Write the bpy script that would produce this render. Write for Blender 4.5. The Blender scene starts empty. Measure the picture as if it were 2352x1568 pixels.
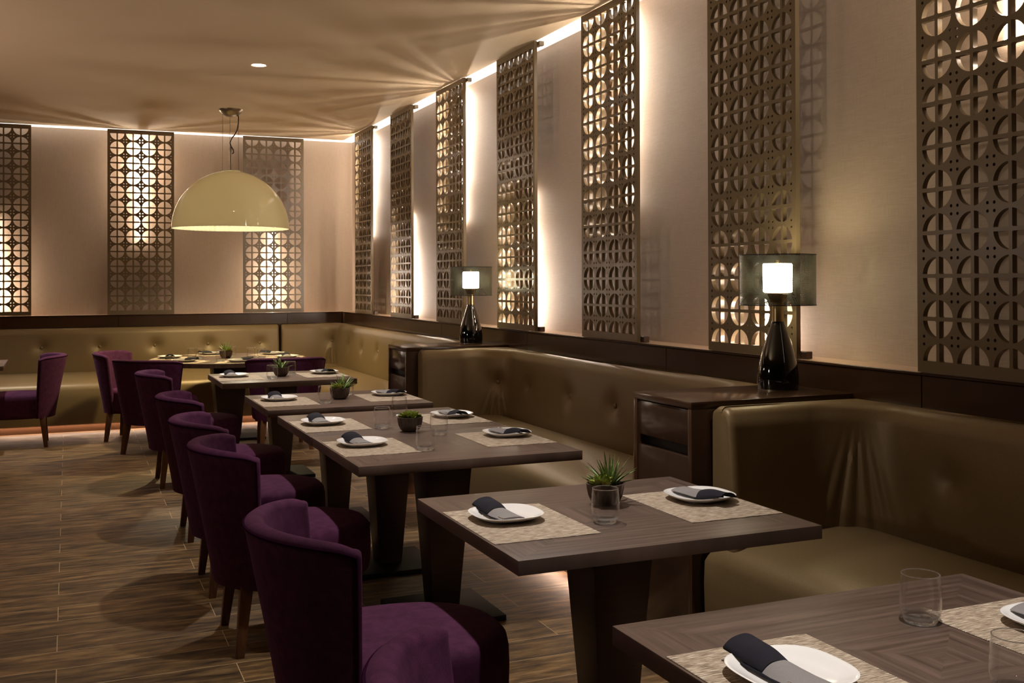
import bpy, bmesh, math, random
from mathutils import Vector, Matrix
random.seed(7)
PI = math.pi
SC = bpy.context.scene
COL = SC.collection

# ------------------------------------------------------------------ helpers
def link(o, parent=None):
    COL.objects.link(o)
    if parent is not None:
        o.parent = parent
    return o

def tag(o, label=None, cat=None, group=None, kind=None):
    if label: o['label'] = label
    if cat: o['category'] = cat
    if group: o['group'] = group
    if kind: o['kind'] = kind
    return o

def thing(name, label, cat, loc=(0, 0, 0), rz=0.0, group=None):
    o = bpy.data.objects.new(name, None)
    o.empty_display_size = 0.1
    link(o)
    o.location = loc
    o.rotation_euler = (0, 0, rz)
    return tag(o, label, cat, group)

def obj(name, bm, mat, parent=None, smooth=None, loc=None, rot=None):
    bmesh.ops.recalc_face_normals(bm, faces=bm.faces[:])
    me = bpy.data.meshes.new(name)
    bm.to_mesh(me)
    bm.free()
    mats = mat if isinstance(mat, (list, tuple)) else [mat]
    for m in mats:
        me.materials.append(m)
    if smooth is not None:
        me.polygons.foreach_set('use_smooth', [True] * len(me.polygons))
        me.update()
        if smooth < 180:
            try:
                me.set_sharp_from_angle(angle=math.radians(smooth))
            except Exception:
                pass
    o = bpy.data.objects.new(name, me)
    link(o, parent)
    if loc: o.location = loc
    if rot: o.rotation_euler = rot
    return o

def struct(name, bm, mat, smooth=None):
    o = obj(name, bm, mat, None, smooth)
    o['kind'] = 'structure'
    return o

def copy_tree(o, parent=None):
    c = o.copy()
    COL.objects.link(c)
    c.parent = parent
    for ch in list(o.children):
        copy_tree(ch, c)
    return c

def box(bm, x0, x1, y0, y1, z0, z1, bev=0.0, seg=2, mi=0):
    vs = [bm.verts.new((x, y, z)) for x in (x0, x1) for y in (y0, y1) for z in (z0, z1)]
    q = [(0, 1, 3, 2), (4, 6, 7, 5), (0, 4, 5, 1), (2, 3, 7, 6), (0, 2, 6, 4), (1, 5, 7, 3)]
    fs = [bm.faces.new([vs[i] for i in f]) for f in q]
    for f in fs: f.material_index = mi
    if bev > 0:
        es = list({e for f in fs for e in f.edges})
        r = bmesh.ops.bevel(bm, geom=es, offset=bev, segments=seg, affect='EDGES', profile=0.5)
        for f in r['faces']: f.material_index = mi
    return vs

def frustum(bm, hx0, hy0, z0, hx1, hy1, z1, bev=0.0, cx0=0, cy0=0, cx1=0, cy1=0):
    vs = []
    for (hx, hy, z, cx, cy) in ((hx0, hy0, z0, cx0, cy0), (hx1, hy1, z1, cx1, cy1)):
        for sx, sy in ((-1, -1), (1, -1), (1, 1), (-1, 1)):
            vs.append(bm.verts.new((cx + sx * hx, cy + sy * hy, z)))
    fs = [bm.faces.new([vs[i] for i in f]) for f in
          ((3, 2, 1, 0), (4, 5, 6, 7), (0, 1, 5, 4), (1, 2, 6, 5), (2, 3, 7, 6), (3, 0, 4, 7))]
    if bev > 0:
        es = list({e for f in fs for e in f.edges})
        bmesh.ops.bevel(bm, geom=es, offset=bev, segments=2, affect='EDGES', profile=0.5)

def lathe(bm, prof, n=32, cx=0, cy=0, cap0=True, cap1=True, closed=False, mi=0):
    rings = []
    for r, z in prof:
        rings.append([bm.verts.new((cx + r * math.cos(2 * PI * i / n), cy + r * math.sin(2 * PI * i / n), z)) for i in range(n)])
    pairs = list(zip(rings[:-1], rings[1:]))
    if closed: pairs.append((rings[-1], rings[0]))
    for a, b in pairs:
        for i in range(n):
            f = bm.faces.new((a[i], a[(i + 1) % n], b[(i + 1) % n], b[i]))
            f.material_index = mi
    if not closed:
        if cap0: bm.faces.new(rings[0][::-1]).material_index = mi
        if cap1: bm.faces.new(rings[-1]).material_index = mi
    return rings

def tube(bm, pts, r, n=8):
    pts = [Vector(p) for p in pts]
    rings = []
    up = Vector((0.123, 0.31, 0.94)).normalized()
    for i, p in enumerate(pts):
        t = (pts[min(i + 1, len(pts) - 1)] - pts[max(i - 1, 0)]).normalized()
        a = t.cross(up)
        if a.length < 1e-3: a = t.cross(Vector((1, 0, 0)))
        a.normalize()
        b = t.cross(a)
        rr = r[i] if isinstance(r, (list, tuple)) else r
        rings.append([bm.verts.new(p + (a * math.cos(2 * PI * k / n) + b * math.sin(2 * PI * k / n)) * rr) for k in range(n)])
    for A, B in zip(rings[:-1], rings[1:]):
        for k in range(n):
            bm.faces.new((A[k], A[(k + 1) % n], B[(k + 1) % n], B[k]))
    bm.faces.new(rings[0][::-1])
    bm.faces.new(rings[-1])

def grid_faces(bm, rows, close_u=False):
    for A, B in zip(rows[:-1], rows[1:]):
        n = len(A)
        for k in range(n if close_u else n - 1):
            bm.faces.new((A[k], A[(k + 1) % n], B[(k + 1) % n], B[k]))

def smoothstep(a, b, x):
    t = max(0.0, min(1.0, (x - a) / (b - a)))
    return t * t * (3 - 2 * t)

# ------------------------------------------------------------------ materials
def srgb(r, g, b):
    f = lambda c: ((c / 255) / 12.92) if c / 255 <= 0.04045 else (((c / 255) + 0.055) / 1.055) ** 2.4
    return (f(r), f(g), f(b), 1.0)

class NT:
    def __init__(self, name):
        self.m = bpy.data.materials.new(name)
        self.m.use_nodes = True
        self.t = self.m.node_tree
        self.t.nodes.clear()
        self.out = self.t.nodes.new('ShaderNodeOutputMaterial')
    def n(self, typ, **kw):
        nd = self.t.nodes.new('ShaderNode' + typ)
        ins = kw.pop('ins', {})
        for k, v in kw.items(): setattr(nd, k, v)
        for k, v in ins.items(): self.set(nd, k, v)
        return nd
    def set(self, nd, k, v):
        s = nd.inputs[k]
        if isinstance(v, bpy.types.NodeSocket): self.t.links.new(v, s)
        else: s.default_value = v
    def bsdf(self, **ins):
        b = self.n('BsdfPrincipled')
        for k, v in ins.items(): self.set(b, k.replace('_', ' '), v)
        self.t.links.new(b.outputs[0], self.out.inputs[0])
        self.b = b
        return b
    def math(self, op, a, b=None, c=None):
        nd = self.n('Math', operation=op)
        for i, v in enumerate((a, b, c)):
            if v is not None: self.set(nd, i, v)
        return nd.outputs[0]
    def coords(self, kind='Object', scale=(1, 1, 1), rot=(0, 0, 0)):
        tc = self.n('TexCoord')
        mp = self.n('Mapping')
        mp.inputs['Scale'].default_value = scale
        mp.inputs['Rotation'].default_value = rot
        self.t.links.new(tc.outputs[kind], mp.inputs['Vector'])
        return mp.outputs[0]
    def noise(self, vec, scale=5, detail=4, rough=0.5):
        nd = self.n('TexNoise', ins={'Vector': vec, 'Scale': scale, 'Detail': detail, 'Roughness': rough})
        return nd.outputs[0]
    def ramp(self, fac, stops):
        nd = self.n('ValToRGB')
        el = nd.color_ramp.elements
        el[0].position, el[0].color = stops[0]
        el[1].position, el[1].color = stops[-1]
        for p, c in stops[1:-1]:
            e = el.new(p); e.color = c
        self.set(nd, 'Fac', fac)
        return nd.outputs[0]
    def mix(self, fac, a, b, blend='MIX'):
        nd = self.n('Mix', data_type='RGBA', blend_type=blend)
        self.set(nd, 0, fac); self.set(nd, 6, a); self.set(nd, 7, b)
        return nd.outputs[2]
    def bump(self, h, strength=0.2, dist=0.01):
        nd = self.n('Bump', ins={'Height': h, 'Strength': strength, 'Distance': dist})
        return nd.outputs[0]

def plain(name, col, rough=0.5, metal=0.0, **kw):
    t = NT(name)
    t.bsdf(Base_Color=col, Roughness=rough, Metallic=metal, **kw)
    return t.m

def emit(name, col, strength):
    t = NT(name)
    e = t.n('Emission', ins={'Color': col, 'Strength': strength})
    t.t.links.new(e.outputs[0], t.out.inputs[0])
    return t.m

M = {}

def make_wallpaper(name, rot):
    t = NT(name)
    a = t.noise(t.coords('Object', (1, 1, 90) if True else 1, rot), 14, 3, 0.6)
    b = t.noise(t.coords('Object', (90, 90, 1), rot), 14, 3, 0.6)
    s = t.math('ADD', a, b)
    col = t.ramp(t.math('MULTIPLY', s, 0.5), [(0.36, srgb(160, 140, 121)), (0.64, srgb(186, 165, 144))])
    t.bsdf(Base_Color=col, Roughness=0.62)
    t.set(t.b, 'Normal', t.bump(s, 0.22, 0.003))
    return t.m
M['wall'] = make_wallpaper('woven_wallpaper', (0, 0, 0))

t = NT('ceiling_paint')
c = t.noise(t.coords('Object'), 0.8, 3, 0.5)
t.bsdf(Base_Color=t.ramp(c, [(0.3, srgb(234, 212, 180)), (0.7, srgb(239, 218, 187))]), Roughness=0.75)
M['ceiling'] = t.m

# floor: wood-look planks, rows .2066 deep in y, 1.28 long in x, joints at x=.60 / -.04
t = NT('wood_plank_tile')
tc = t.n('TexCoord')
mp = t.n('Mapping')
t.t.links.new(tc.outputs['Object'], mp.inputs[0])
br = t.n('TexBrick', offset=0.5, offset_frequency=2, squash=1.0)
for k, v in {'Color1': (0, 0, 0, 1), 'Color2': (1, 1, 1, 1), 'Mortar': (0.5, 0.5, 0.5, 1), 'Scale': 1.0, 'Mortar Size': 0.0017,
             'Mortar Smooth': 0.1, 'Bias': 0.0, 'Brick Width': 1.28, 'Row Height': 0.2066}.items():
    br.inputs[k].default_value = v
mp.inputs['Location'].default_value = (0.68, 0.0, 0)
t.t.links.new(mp.outputs[0], br.inputs[0])
sep = t.n('SeparateXYZ', ins={0: mp.outputs[0]})
row = t.math('FLOOR', t.math('DIVIDE', sep.outputs[1], 0.2066))
wn = t.n('TexWhiteNoise', noise_dimensions='1D', ins={'W': row})
cmb = t.n('CombineXYZ', ins={0: t.math('MULTIPLY', sep.outputs[0], 2.4), 1: t.math('MULTIPLY', sep.outputs[1], 12.0),
                            2: t.math('ADD', t.math('MULTIPLY', wn.outputs[0], 40.0), t.math('MULTIPLY', br.outputs[0], 7.0))})
g1 = t.noise(cmb.outputs[0], 2.2, 6, 0.62)
cmb2 = t.n('CombineXYZ', ins={0: t.math('MULTIPLY', sep.outputs[0], 2.2), 1: t.math('MULTIPLY', sep.outputs[1], 70.0), 2: wn.outputs[0]})
g2 = t.noise(cmb2.outputs[0], 2.0, 4, 0.6)
base = t.ramp(g1, [(0.34, srgb(44, 31, 18)), (0.47, srgb(96, 72, 44)), (0.55, srgb(118, 91, 57)), (0.68, srgb(154, 123, 82))])
base = t.mix(t.math('MULTIPLY', g2, 0.40), base, srgb(66, 44, 24))
var = t.ramp(br.outputs[0], [(0.0, (0.60, 0.60, 0.60, 1)), (1.0, (1.14, 1.13, 1.10, 1))])
base = t.mix(1.0, base, var, 'MULTIPLY')
base = t.mix(br.outputs['Fac'], base, srgb(176, 150, 116))
t.bsdf(Base_Color=base, Roughness=t.ramp(g2, [(0.3, (0.42, 0.42, 0.42, 1)), (0.7, (0.6, 0.6, 0.6, 1))]))
h = t.math('SUBTRACT', t.math('MULTIPLY', g2, 0.3), br.outputs['Fac'])
t.set(t.b, 'Normal', t.bump(h, 0.25, 0.003))
M['floor'] = t.m

M['darkwall'] = plain('dark_brown_panelling', srgb(40, 28, 20), 0.5)
M['lattice'] = plain('taupe_lacquer', srgb(114, 98, 74), 0.27, 0.0, Specular_IOR_Level=0.55)
M['bracket'] = plain('bracket_metal', srgb(70, 52, 42), 0.4, 0.4)
t = NT('brown_lacquer')
t.bsdf(Base_Color=srgb(62, 42, 28), Roughness=0.2, Specular_IOR_Level=0.5)
M['lacquer'] = t.m
M['ledgetop'] = plain('pale_ledge_laminate', srgb(186, 156, 130), 0.35)
M['lacquer_face'] = plain('plum_brown_lacquer', srgb(58, 42, 32), 0.17)
M['recess'] = plain('dark_recess', srgb(22, 15, 11), 0.5)

# gold vinyl upholstery
t = NT('gold_vinyl')
cc = t.coords('Object')
f1 = t.noise(cc, 260, 2, 0.5)
f2 = t.noise(t.coords('Object', (30, 30, 160)), 6, 3, 0.5)
col = t.ramp(f2, [(0.3, srgb(112, 92, 62)), (0.7, srgb(127, 106, 73))])
t.bsdf(Base_Color=col, Roughness=0.44, Metallic=0.22, Specular_IOR_Level=0.45)
t.set(t.b, 'Normal', t.bump(t.math('ADD', f1, f2), 0.10, 0.002))
M['vinyl'] = t.m
M['vinyl_dark'] = plain('vinyl_piping', srgb(96, 76, 44), 0.5)

# tabletop: grain runs parallel to the nearest edge in four mitred triangles
def make_tabletop(name, hx, hy):
    t = NT(name)
    tc = t.n('TexCoord')
    sp = t.n('SeparateXYZ', ins={0: tc.outputs['Object']})
    ax = t.math('DIVIDE', t.math('ABSOLUTE', sp.outputs[0]), hx)
    ay = t.math('DIVIDE', t.math('ABSOLUTE', sp.outputs[1]), hy)
    side = t.math('GREATER_THAN', ax, ay)
    u = t.n('Mix', data_type='FLOAT', ins={0: side, 2: sp.outputs[1], 3: sp.outputs[0]}).outputs[0]
    v = t.n('Mix', data_type='FLOAT', ins={0: side, 2: sp.outputs[0], 3: sp.outputs[1]}).outputs[0]
    oi = t.n('ObjectInfo')
    vec = t.n('CombineXYZ', ins={0: t.math('MULTIPLY', u, 46.0), 1: t.math('MULTIPLY', v, 1.6),
                                2: t.math('ADD', t.math('MULTIPLY', side, 9.0), t.math('MULTIPLY', oi.outputs['Random'], 30.0))})
    g = t.noise(vec.outputs[0], 1.5, 5, 0.6)
    vec2 = t.n('CombineXYZ', ins={0: t.math('MULTIPLY', u, 240.0), 1: t.math('MULTIPLY', v, 5.0), 2: side})
    g2 = t.noise(vec2.outputs[0], 1.0, 3, 0.5)
    col = t.ramp(g, [(0.34, srgb(66, 51, 45)), (0.5, srgb(88, 71, 63)), (0.66, srgb(108, 89, 80))])
    col = t.mix(t.math('MULTIPLY', g2, 0.45), col, srgb(72, 57, 48))
    t.bsdf(Base_Color=col, Roughness=0.42, Specular_IOR_Level=0.4)
    t.set(t.b, 'Normal', t.bump(g2, 0.12, 0.001))
    return t.m
M['table'] = make_tabletop('ash_brown_veneer', 0.49, 0.422)
t = NT('pedestal_veneer')
g = t.noise(t.coords('Object', (1.5, 1.5, 60)), 3, 4, 0.6)
t.bsdf(Base_Color=t.ramp(g, [(0.3, srgb(44, 29, 23)), (0.7, srgb(60, 41, 33))]), Roughness=0.42)
M['pedestal'] = t.m
M['plate_metal'] = plain('black_base_plate', srgb(12, 10, 9), 0.55, 0.0, Specular_IOR_Level=0.14)

# purple wool
t = NT('purple_felt')
f = t.noise(t.coords('Object'), 420, 2, 0.6)
f2 = t.noise(t.coords('Object'), 30, 3, 0.5)
col = t.ramp(t.math('MULTIPLY', t.math('ADD', f, f2), 0.5), [(0.32, srgb(52, 21, 44)), (0.68, srgb(80, 38, 68))])
t.bsdf(Base_Color=col, Roughness=0.9, Specular_IOR_Level=0.15, Sheen_Weight=0.12, Sheen_Roughness=0.4, Sheen_Tint=srgb(170, 100, 160))
t.set(t.b, 'Normal', t.bump(f, 0.3, 0.002))
M['felt'] = t.m
M['felt_dark'] = plain('purple_piping', srgb(40, 15, 36), 1.0, Specular_IOR_Level=0.0)
t = NT('chair_leg_wood')
g = t.noise(t.coords('Object', (30, 30, 2)), 4, 4, 0.6)
t.bsdf(Base_Color=t.ramp(g, [(0.3, srgb(74, 44, 24)), (0.7, srgb(104, 66, 38))]), Roughness=0.4)
M['leg'] = t.m

t = NT('white_porcelain')
t.bsdf(Base_Color=srgb(232, 230, 230), Roughness=0.16, Specular_IOR_Level=0.5)
M['china'] = t.m
t = NT('navy_napkin')
f = t.noise(t.coords('Object'), 900, 2, 0.5)
t.bsdf(Base_Color=t.ramp(f, [(0.3, srgb(29, 28, 36)), (0.7, srgb(40, 39, 48))]), Roughness=0.9, Specular_IOR_Level=0.15)
M['navy'] = t.m
t = NT('grey_napkin_band')
f = t.noise(t.coords('Object'), 900, 2, 0.5)
t.bsdf(Base_Color=t.ramp(f, [(0.3, srgb(120, 116, 117)), (0.7, srgb(138, 134, 134))]), Roughness=0.8)
M['grey'] = t.m
M['steel'] = plain('cutlery_steel', srgb(190, 186, 180), 0.2, 1.0)

t = NT('woven_mat')
a = t.noise(t.coords('Object', (18, 260, 1)), 1.6, 4, 0.65)
b = t.noise(t.coords('Object', (300, 300, 1)), 1.2, 2, 0.5)
wv = t.n('TexWave', wave_type='BANDS', bands_direction='Y', ins={'Vector': t.coords('Object'), 'Scale': 95.0, 'Distortion': 0.6, 'Detail': 1.0})
wx = t.n('TexWave', wave_type='BANDS', bands_direction='X', ins={'Vector': t.coords('Object'), 'Scale': 80.0, 'Distortion': 0.4, 'Detail': 1.0})
col = t.ramp(a, [(0.36, srgb(88, 74, 61)), (0.5, srgb(166, 148, 128)), (0.63, srgb(228, 214, 196))])
col = t.mix(t.math('MULTIPLY', wv.outputs['Fac'], 0.3), col, srgb(112, 90, 70))
t.bsdf(Base_Color=col, Roughness=0.75)
t.set(t.b, 'Normal', t.bump(t.math('ADD', wv.outputs['Fac'], wx.outputs['Fac']), 0.45, 0.0015))
M['mat'] = t.m

# tumbler glass: thin wall, mostly clear with a Fresnel reflection; solid base
t = NT('thin_glass')
g = t.n('BsdfGlass', ins={'Color': (1, 1, 1, 1), 'Roughness': 0.0, 'IOR': 1.5})
tr = t.n('BsdfTransparent', ins={'Color': (1, 1, 1, 1)})
lw = t.n('LayerWeight', ins={'Blend': 0.35})
fac = t.math('SUBTRACT', 0.96, t.math('MULTIPLY', t.math('POWER', lw.outputs['Facing'], 2.5), 0.75))
mx = t.n('MixShader', ins={0: fac, 1: g.outputs[0], 2: tr.outputs[0]})
t.t.links.new(mx.outputs[0], t.out.inputs[0])
M['glass'] = t.m
t = NT('glass_base')
g = t.n('BsdfGlass', ins={'Color': (1, 1, 1, 1), 'Roughness': 0.03, 'IOR': 1.5})
tr = t.n('BsdfTransparent', ins={'Color': (1, 1, 1, 1)})
mx = t.n('MixShader', ins={0: 0.30, 1: g.outputs[0], 2: tr.outputs[0]})
sparkle_fill = t.n('BsdfTranslucent', ins={'Color': (0.9, 0.9, 0.88, 1)})  # white translucency added to stand in for sparkle in the base
mx2 = t.n('MixShader', ins={0: 0.10, 1: mx.outputs[0], 2: sparkle_fill.outputs[0]})
t.t.links.new(mx2.outputs[0], t.out.inputs[0])
M['glass_base'] = t.m

t = NT('dark_glazed_pot')
g = t.noise(t.coords('Object', (1, 1, 0.4)), 60, 4, 0.6)
t.bsdf(Base_Color=t.ramp(g, [(0.3, srgb(62, 52, 45)), (0.7, srgb(104, 90, 80))]), Roughness=0.35, Metallic=0.25)
M['pot'] = t.m
M['soil'] = plain('dark_soil', srgb(28, 22, 16), 0.95)
t = NT('spiky_leaf')
gz = t.n('TexCoord')
g = t.noise(t.coords('Object'), 90, 2, 0.5)
t.bsdf(Base_Color=t.ramp(g, [(0.3, srgb(78, 106, 52)), (0.7, srgb(150, 172, 104))]), Roughness=0.45)
M['spike'] = t.m
t = NT('rosette_leaf')
g = t.noise(t.coords('Object'), 45, 2, 0.5)
t.bsdf(Base_Color=t.ramp(g, [(0.3, srgb(96, 118, 44)), (0.62, srgb(150, 160, 66)), (0.78, srgb(120, 76, 44))]), Roughness=0.4)
M['rosette'] = t.m

# pendant dome
t = NT('cream_dome')
d = t.n('BsdfDiffuse', ins={'Color': srgb(228, 218, 192)})
tl = t.n('BsdfTranslucent', ins={'Color': srgb(248, 238, 206)})
m1 = t.n('MixShader', ins={0: 0.45, 1: d.outputs[0], 2: tl.outputs[0]})
gl = t.n('BsdfGlossy', ins={'Color': (1, 1, 1, 1), 'Roughness': 0.04})
fr = t.n('Fresnel', ins={'IOR': 1.45})
m2 = t.n('MixShader', ins={0: fr.outputs[0], 1: m1.outputs[0], 2: gl.outputs[0]})
t.t.links.new(m2.outputs[0], t.out.inputs[0])
M['dome'] = t.m
M['nickel'] = plain('brushed_nickel', srgb(150, 138, 118), 0.32, 1.0)
M['cord'] = plain('black_cord', srgb(16, 14, 12), 0.5)
M['wire'] = plain('thin_wire', srgb(92, 74, 60), 0.4, 0.6)

# table lamp
t = NT('black_lamp_glass')
t.bsdf(Base_Color=srgb(10, 9, 10), Roughness=0.05, Coat_Weight=1.0, Coat_Roughness=0.02)
M['lampblack'] = t.m
M['brass'] = plain('smoked_brass', srgb(176, 152, 108), 0.28, 1.0)
t = NT('perforated_shade')
tc = t.n('TexCoord')
sp = t.n('SeparateXYZ', ins={0: tc.outputs['Object']})
ang = t.math('ARCTAN2', sp.outputs[1], sp.outputs[0])
ua = t.math('SINE', t.math('MULTIPLY', ang, 150.0))
va = t.math('SINE', t.math('MULTIPLY', sp.outputs[2], 2 * PI / 0.0068))
dots = t.math('GREATER_THAN', t.math('MULTIPLY', ua, va), 0.24)
dk = t.n('BsdfPrincipled', ins={'Base Color': srgb(40, 38, 25), 'Roughness': 0.45, 'Metallic': 0.0})
tr = t.n('BsdfTransparent')
mx = t.n('MixShader', ins={0: dots, 1: dk.outputs[0], 2: tr.outputs[0]})
t.t.links.new(mx.outputs[0], t.out.inputs[0])
M['mesh'] = t.m
M['bulb'] = emit('lit_lamp_diffuser', (1.0, 0.88, 0.56, 1), 32.0)
M['tube'] = emit('lit_tube', (1.0, 0.84, 0.68, 1), 230.0)
M['tube_mid'] = emit('lit_tube_mid', (1.0, 0.84, 0.68, 1), 140.0)
M['tube_low'] = emit('lit_tube_low', (1.0, 0.84, 0.68, 1), 60.0)
M['slot'] = emit('lit_ceiling_slot', (1.0, 0.87, 0.76, 1), 1.9)
M['toe'] = emit('lit_toe_strip', (1.0, 0.68, 0.50, 1), 45.0)
M['down'] = emit('lit_downlight', (1.0, 0.88, 0.72, 1), 60.0)
M['trimwhite'] = plain('downlight_trim', srgb(214, 190, 160), 0.4)

# ------------------------------------------------------------------ camera
f_px, yaw, pitch, roll, py, ch = 2391.4308, 0.403289, 0.0061059, -0.0027922, 631.677, 1.47193
fw = Vector((math.sin(yaw), math.cos(yaw), 0)); rt = Vector((math.cos(yaw), -math.sin(yaw), 0)); up = Vector((0, 0, 1))
fw, up = fw * math.cos(pitch) + up * math.sin(pitch), up * math.cos(pitch) - fw * math.sin(pitch)
rt, up = rt * math.cos(roll) + up * math.sin(roll), up * math.cos(roll) - rt * math.sin(roll)
cam = bpy.data.cameras.new('camera')
cam.sensor_width = 36.0
cam.lens = 36.0 * f_px / 2352.0
cam.shift_y = -(784.0 - py) / 2352.0
cam.clip_start = 0.05
co = bpy.data.objects.new('camera', cam)
COL.objects.link(co)
mw = Matrix((rt, up, -fw)).transposed().to_4x4()
mw.translation = Vector((0, 0, ch))
co.matrix_world = mw
SC.camera = co

# ------------------------------------------------------------------ key dimensions
XP, YB = 2.927, 11.90          # faces of the lattice panels on the right / back wall
XW, YW = 3.10, 12.075          # wall planes
ZL, ZC = 1.129, 3.122          # ledge top, ceiling
X0, Y0 = -5.2, -2.6            # other ends of the room

# ------------------------------------------------------------------ room shell
bm = bmesh.new(); box(bm, X0 - .1, XW + .1, Y0 - .1, YW + .1, -0.1, 0.0)
struct('floor', bm, M['floor'])
bm = bmesh.new(); box(bm, X0 - .1, XW + .1, Y0 - .1, YW + .1, ZC, ZC + 0.1)
struct('ceiling', bm, M['ceiling'])
bm = bmesh.new(); box(bm, XW, XW + .1, Y0, YW + .1, 0, ZC)
struct('wall_right', bm, M['wall'])
bm = bmesh.new(); box(bm, X0, XW, YW, YW + .1, 0, ZC)
struct('wall_back', bm, M['wall'])
bm = bmesh.new(); box(bm, X0 - .1, X0, Y0, YW + .1, 0, ZC)
struct('wall_left', bm, M['darkwall'])
bm = bmesh.new(); box(bm, X0 - .1, XW + .1, Y0 - .1, Y0, 0, ZC)
struct('wall_front', bm, M['darkwall'])

# ledge boxes: lacquered boards with hairline joints
bm = bmesh.new()
box(bm, 2.950, XW, Y0, YW, 0.0, ZL - 0.02)
js = [Y0, -0.63, 1.176, 2.981, 4.787, 6.62, 8.42, 10.22, 11.905]
for a, b in zip(js[:-1], js[1:]):
    box(bm, 2.935, 2.952, a + 0.002, b - 0.002, 0.02, ZL - 0.014, 0.001, 1)
box(bm, 2.931, XW, Y0, YW, ZL - 0.012, ZL - 0.001, 0.002, 1)
box(bm, 2.936, XW, Y0, YW, ZL - 0.004, ZL, 0.0005, 1, mi=1)
struct('trim_1', bm, [M['lacquer'], M['ledgetop']])
bm = bmesh.new()
box(bm, X0, 2.935, 11.925, YW, 0.0, ZL - 0.02)
js = [X0, -3.1, -1.3, 0.5, 2.3, 2.934]
for a, b in zip(js[:-1], js[1:]):
    box(bm, a + 0.002, b - 0.002, 11.908, 11.93, 0.02, ZL - 0.014, 0.001, 1)
box(bm, X0, 2.935, 11.904, YW, ZL - 0.012, ZL - 0.001, 0.002, 1)
box(bm, X0, 2.936, 11.909, YW, ZL - 0.004, ZL, 0.0005, 1, mi=1)
struct('trim_2', bm, [M['lacquer'], M['ledgetop']])

# lit slot where the ceiling meets the walls
bm = bmesh.new(); box(bm, XP + 0.03, XW - 0.004, Y0, YW - 0.004, ZC - 0.004, ZC + 0.004)
s = obj('cove_light', bm, M['slot'])
tag(s, 'glowing white light slot along the ceiling edge of the long right wall', 'light strip')
bm = bmesh.new(); box(bm, X0, XP + 0.028, YB + 0.03, YW - 0.004, ZC - 0.004, ZC + 0.004)
s = obj('cove_light', bm, M['slot'])
tag(s, 'glowing white light slot along the ceiling edge of the back wall', 'light strip')

# ------------------------------------------------------------------ lattice panels
PW, PZB, PZT = 0.679, 1.131, 3.1126
def lattice_mesh():
    cu = bpy.data.curves.new('lattice', 'CURVE')
    cu.dimensions = '2D'
    cu.fill_mode = 'BOTH'
    H = PZT - PZB
    def poly(pts):
        sp = cu.splines.new('POLY')
        sp.points.add(len(pts) - 1)
        for q, (x, y) in zip(sp.points, pts): q.co = (x, y, 0, 1)
        sp.use_cyclic_u = True
    poly([(0, 0), (PW, 0), (PW, H), (0, H)])
    cx = 0.161; bx = (PW - 4 * cx) / 2
    bz = 0.040; cz = (H - 2 * bz) / 12
    R = 0.446 * 0.16; hb = 0.0072
    a0 = math.asin(hb / R)
    for i in range(4):
        for j in range(13):
            ox, oz = bx + (i + .5) * cx, bz + j * cz
            for sx in (-1, 1):
                for sz in (-1, 1):
                    if (j == 0 and sz < 0) or (j == 12 and sz > 0): continue
                    lo = hb if 0 < j < 12 else 0.002
                    a1 = math.asin(lo / R)
                    pts = [(hb + .004, lo), (hb, lo + .004)]
                    n = 9
                    for k in range(n + 1):
                        an = (PI / 2 - a0) + (a1 - (PI / 2 - a0)) * k / n
                        pts.append((R * math.cos(an), R * math.sin(an)))
                    poly([(ox + sx * x, oz + sz * y) for x, y in pts])
    rd = 0.0062
    for i in range(5):
        for j in range(12):
            ox, oz = bx + i * cx, bz + (j + .5) * cz
            for sx in (-1, 1):
                if (i == 0 and sx < 0) or (i == 4 and sx > 0): continue
                for sz in (-1, 1):
                    dx, dz = ox + sx * 0.0145, oz + sz * 0.0145
                    poly([(dx + rd * math.cos(2 * PI * k / 7 + .3), dz + rd * math.sin(2 * PI * k / 7 + .3)) for k in range(7)])
    cu.extrude = 0.011
    tmp = bpy.data.objects.new('tmp', cu)
    COL.objects.link(tmp)
    dg = bpy.context.evaluated_depsgraph_get()
    dg.update()
    me = bpy.data.meshes.new_from_object(tmp.evaluated_get(dg))
    bpy.data.objects.remove(tmp)
    bpy.data.curves.remove(cu)
    # stand it up: curve (x, y, z) -> (along wall, depth, up); front face at local y = 0, back at y = .022
    me.transform(Matrix(((1, 0, 0, -PW / 2), (0, 0, -1, 0.011), (0, 1, 0, 0), (0, 0, 0, 1))))
    me.name = 'lattice'
    me.materials.clear()
    me.materials.append(M['lattice'])
    return me
LM = lattice_mesh()
H = PZT - PZB
def bracket_mesh(name, z0, z1, side):
    bm = bmesh.new()
    x = side * (PW / 2 - 0.001)
    box(bm, min(x, x + side * 0.034), max(x, x + side * 0.034), 0.024, 0.060, z0, z1, 0.002, 1)
    box(bm, min(x - side * 0.04, x), max(x - side * 0.04, x), 0.0225, 0.05, z0, z1, 0.001, 1)
    bmesh.ops.recalc_face_normals(bm, faces=bm.faces[:])
    me = bpy.data.meshes.new(name); bm.to_mesh(me); bm.free()
    me.materials.append(M['bracket'] if z0 < 1 else M['lattice'])  # lit look of the upper brackets put into a paler colour
    return me
BRK = [bracket_mesh('bracket', a, b, 1) for a, b in ((0.0, 0.032), (H - 0.034, H - 0.004))]

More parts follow.
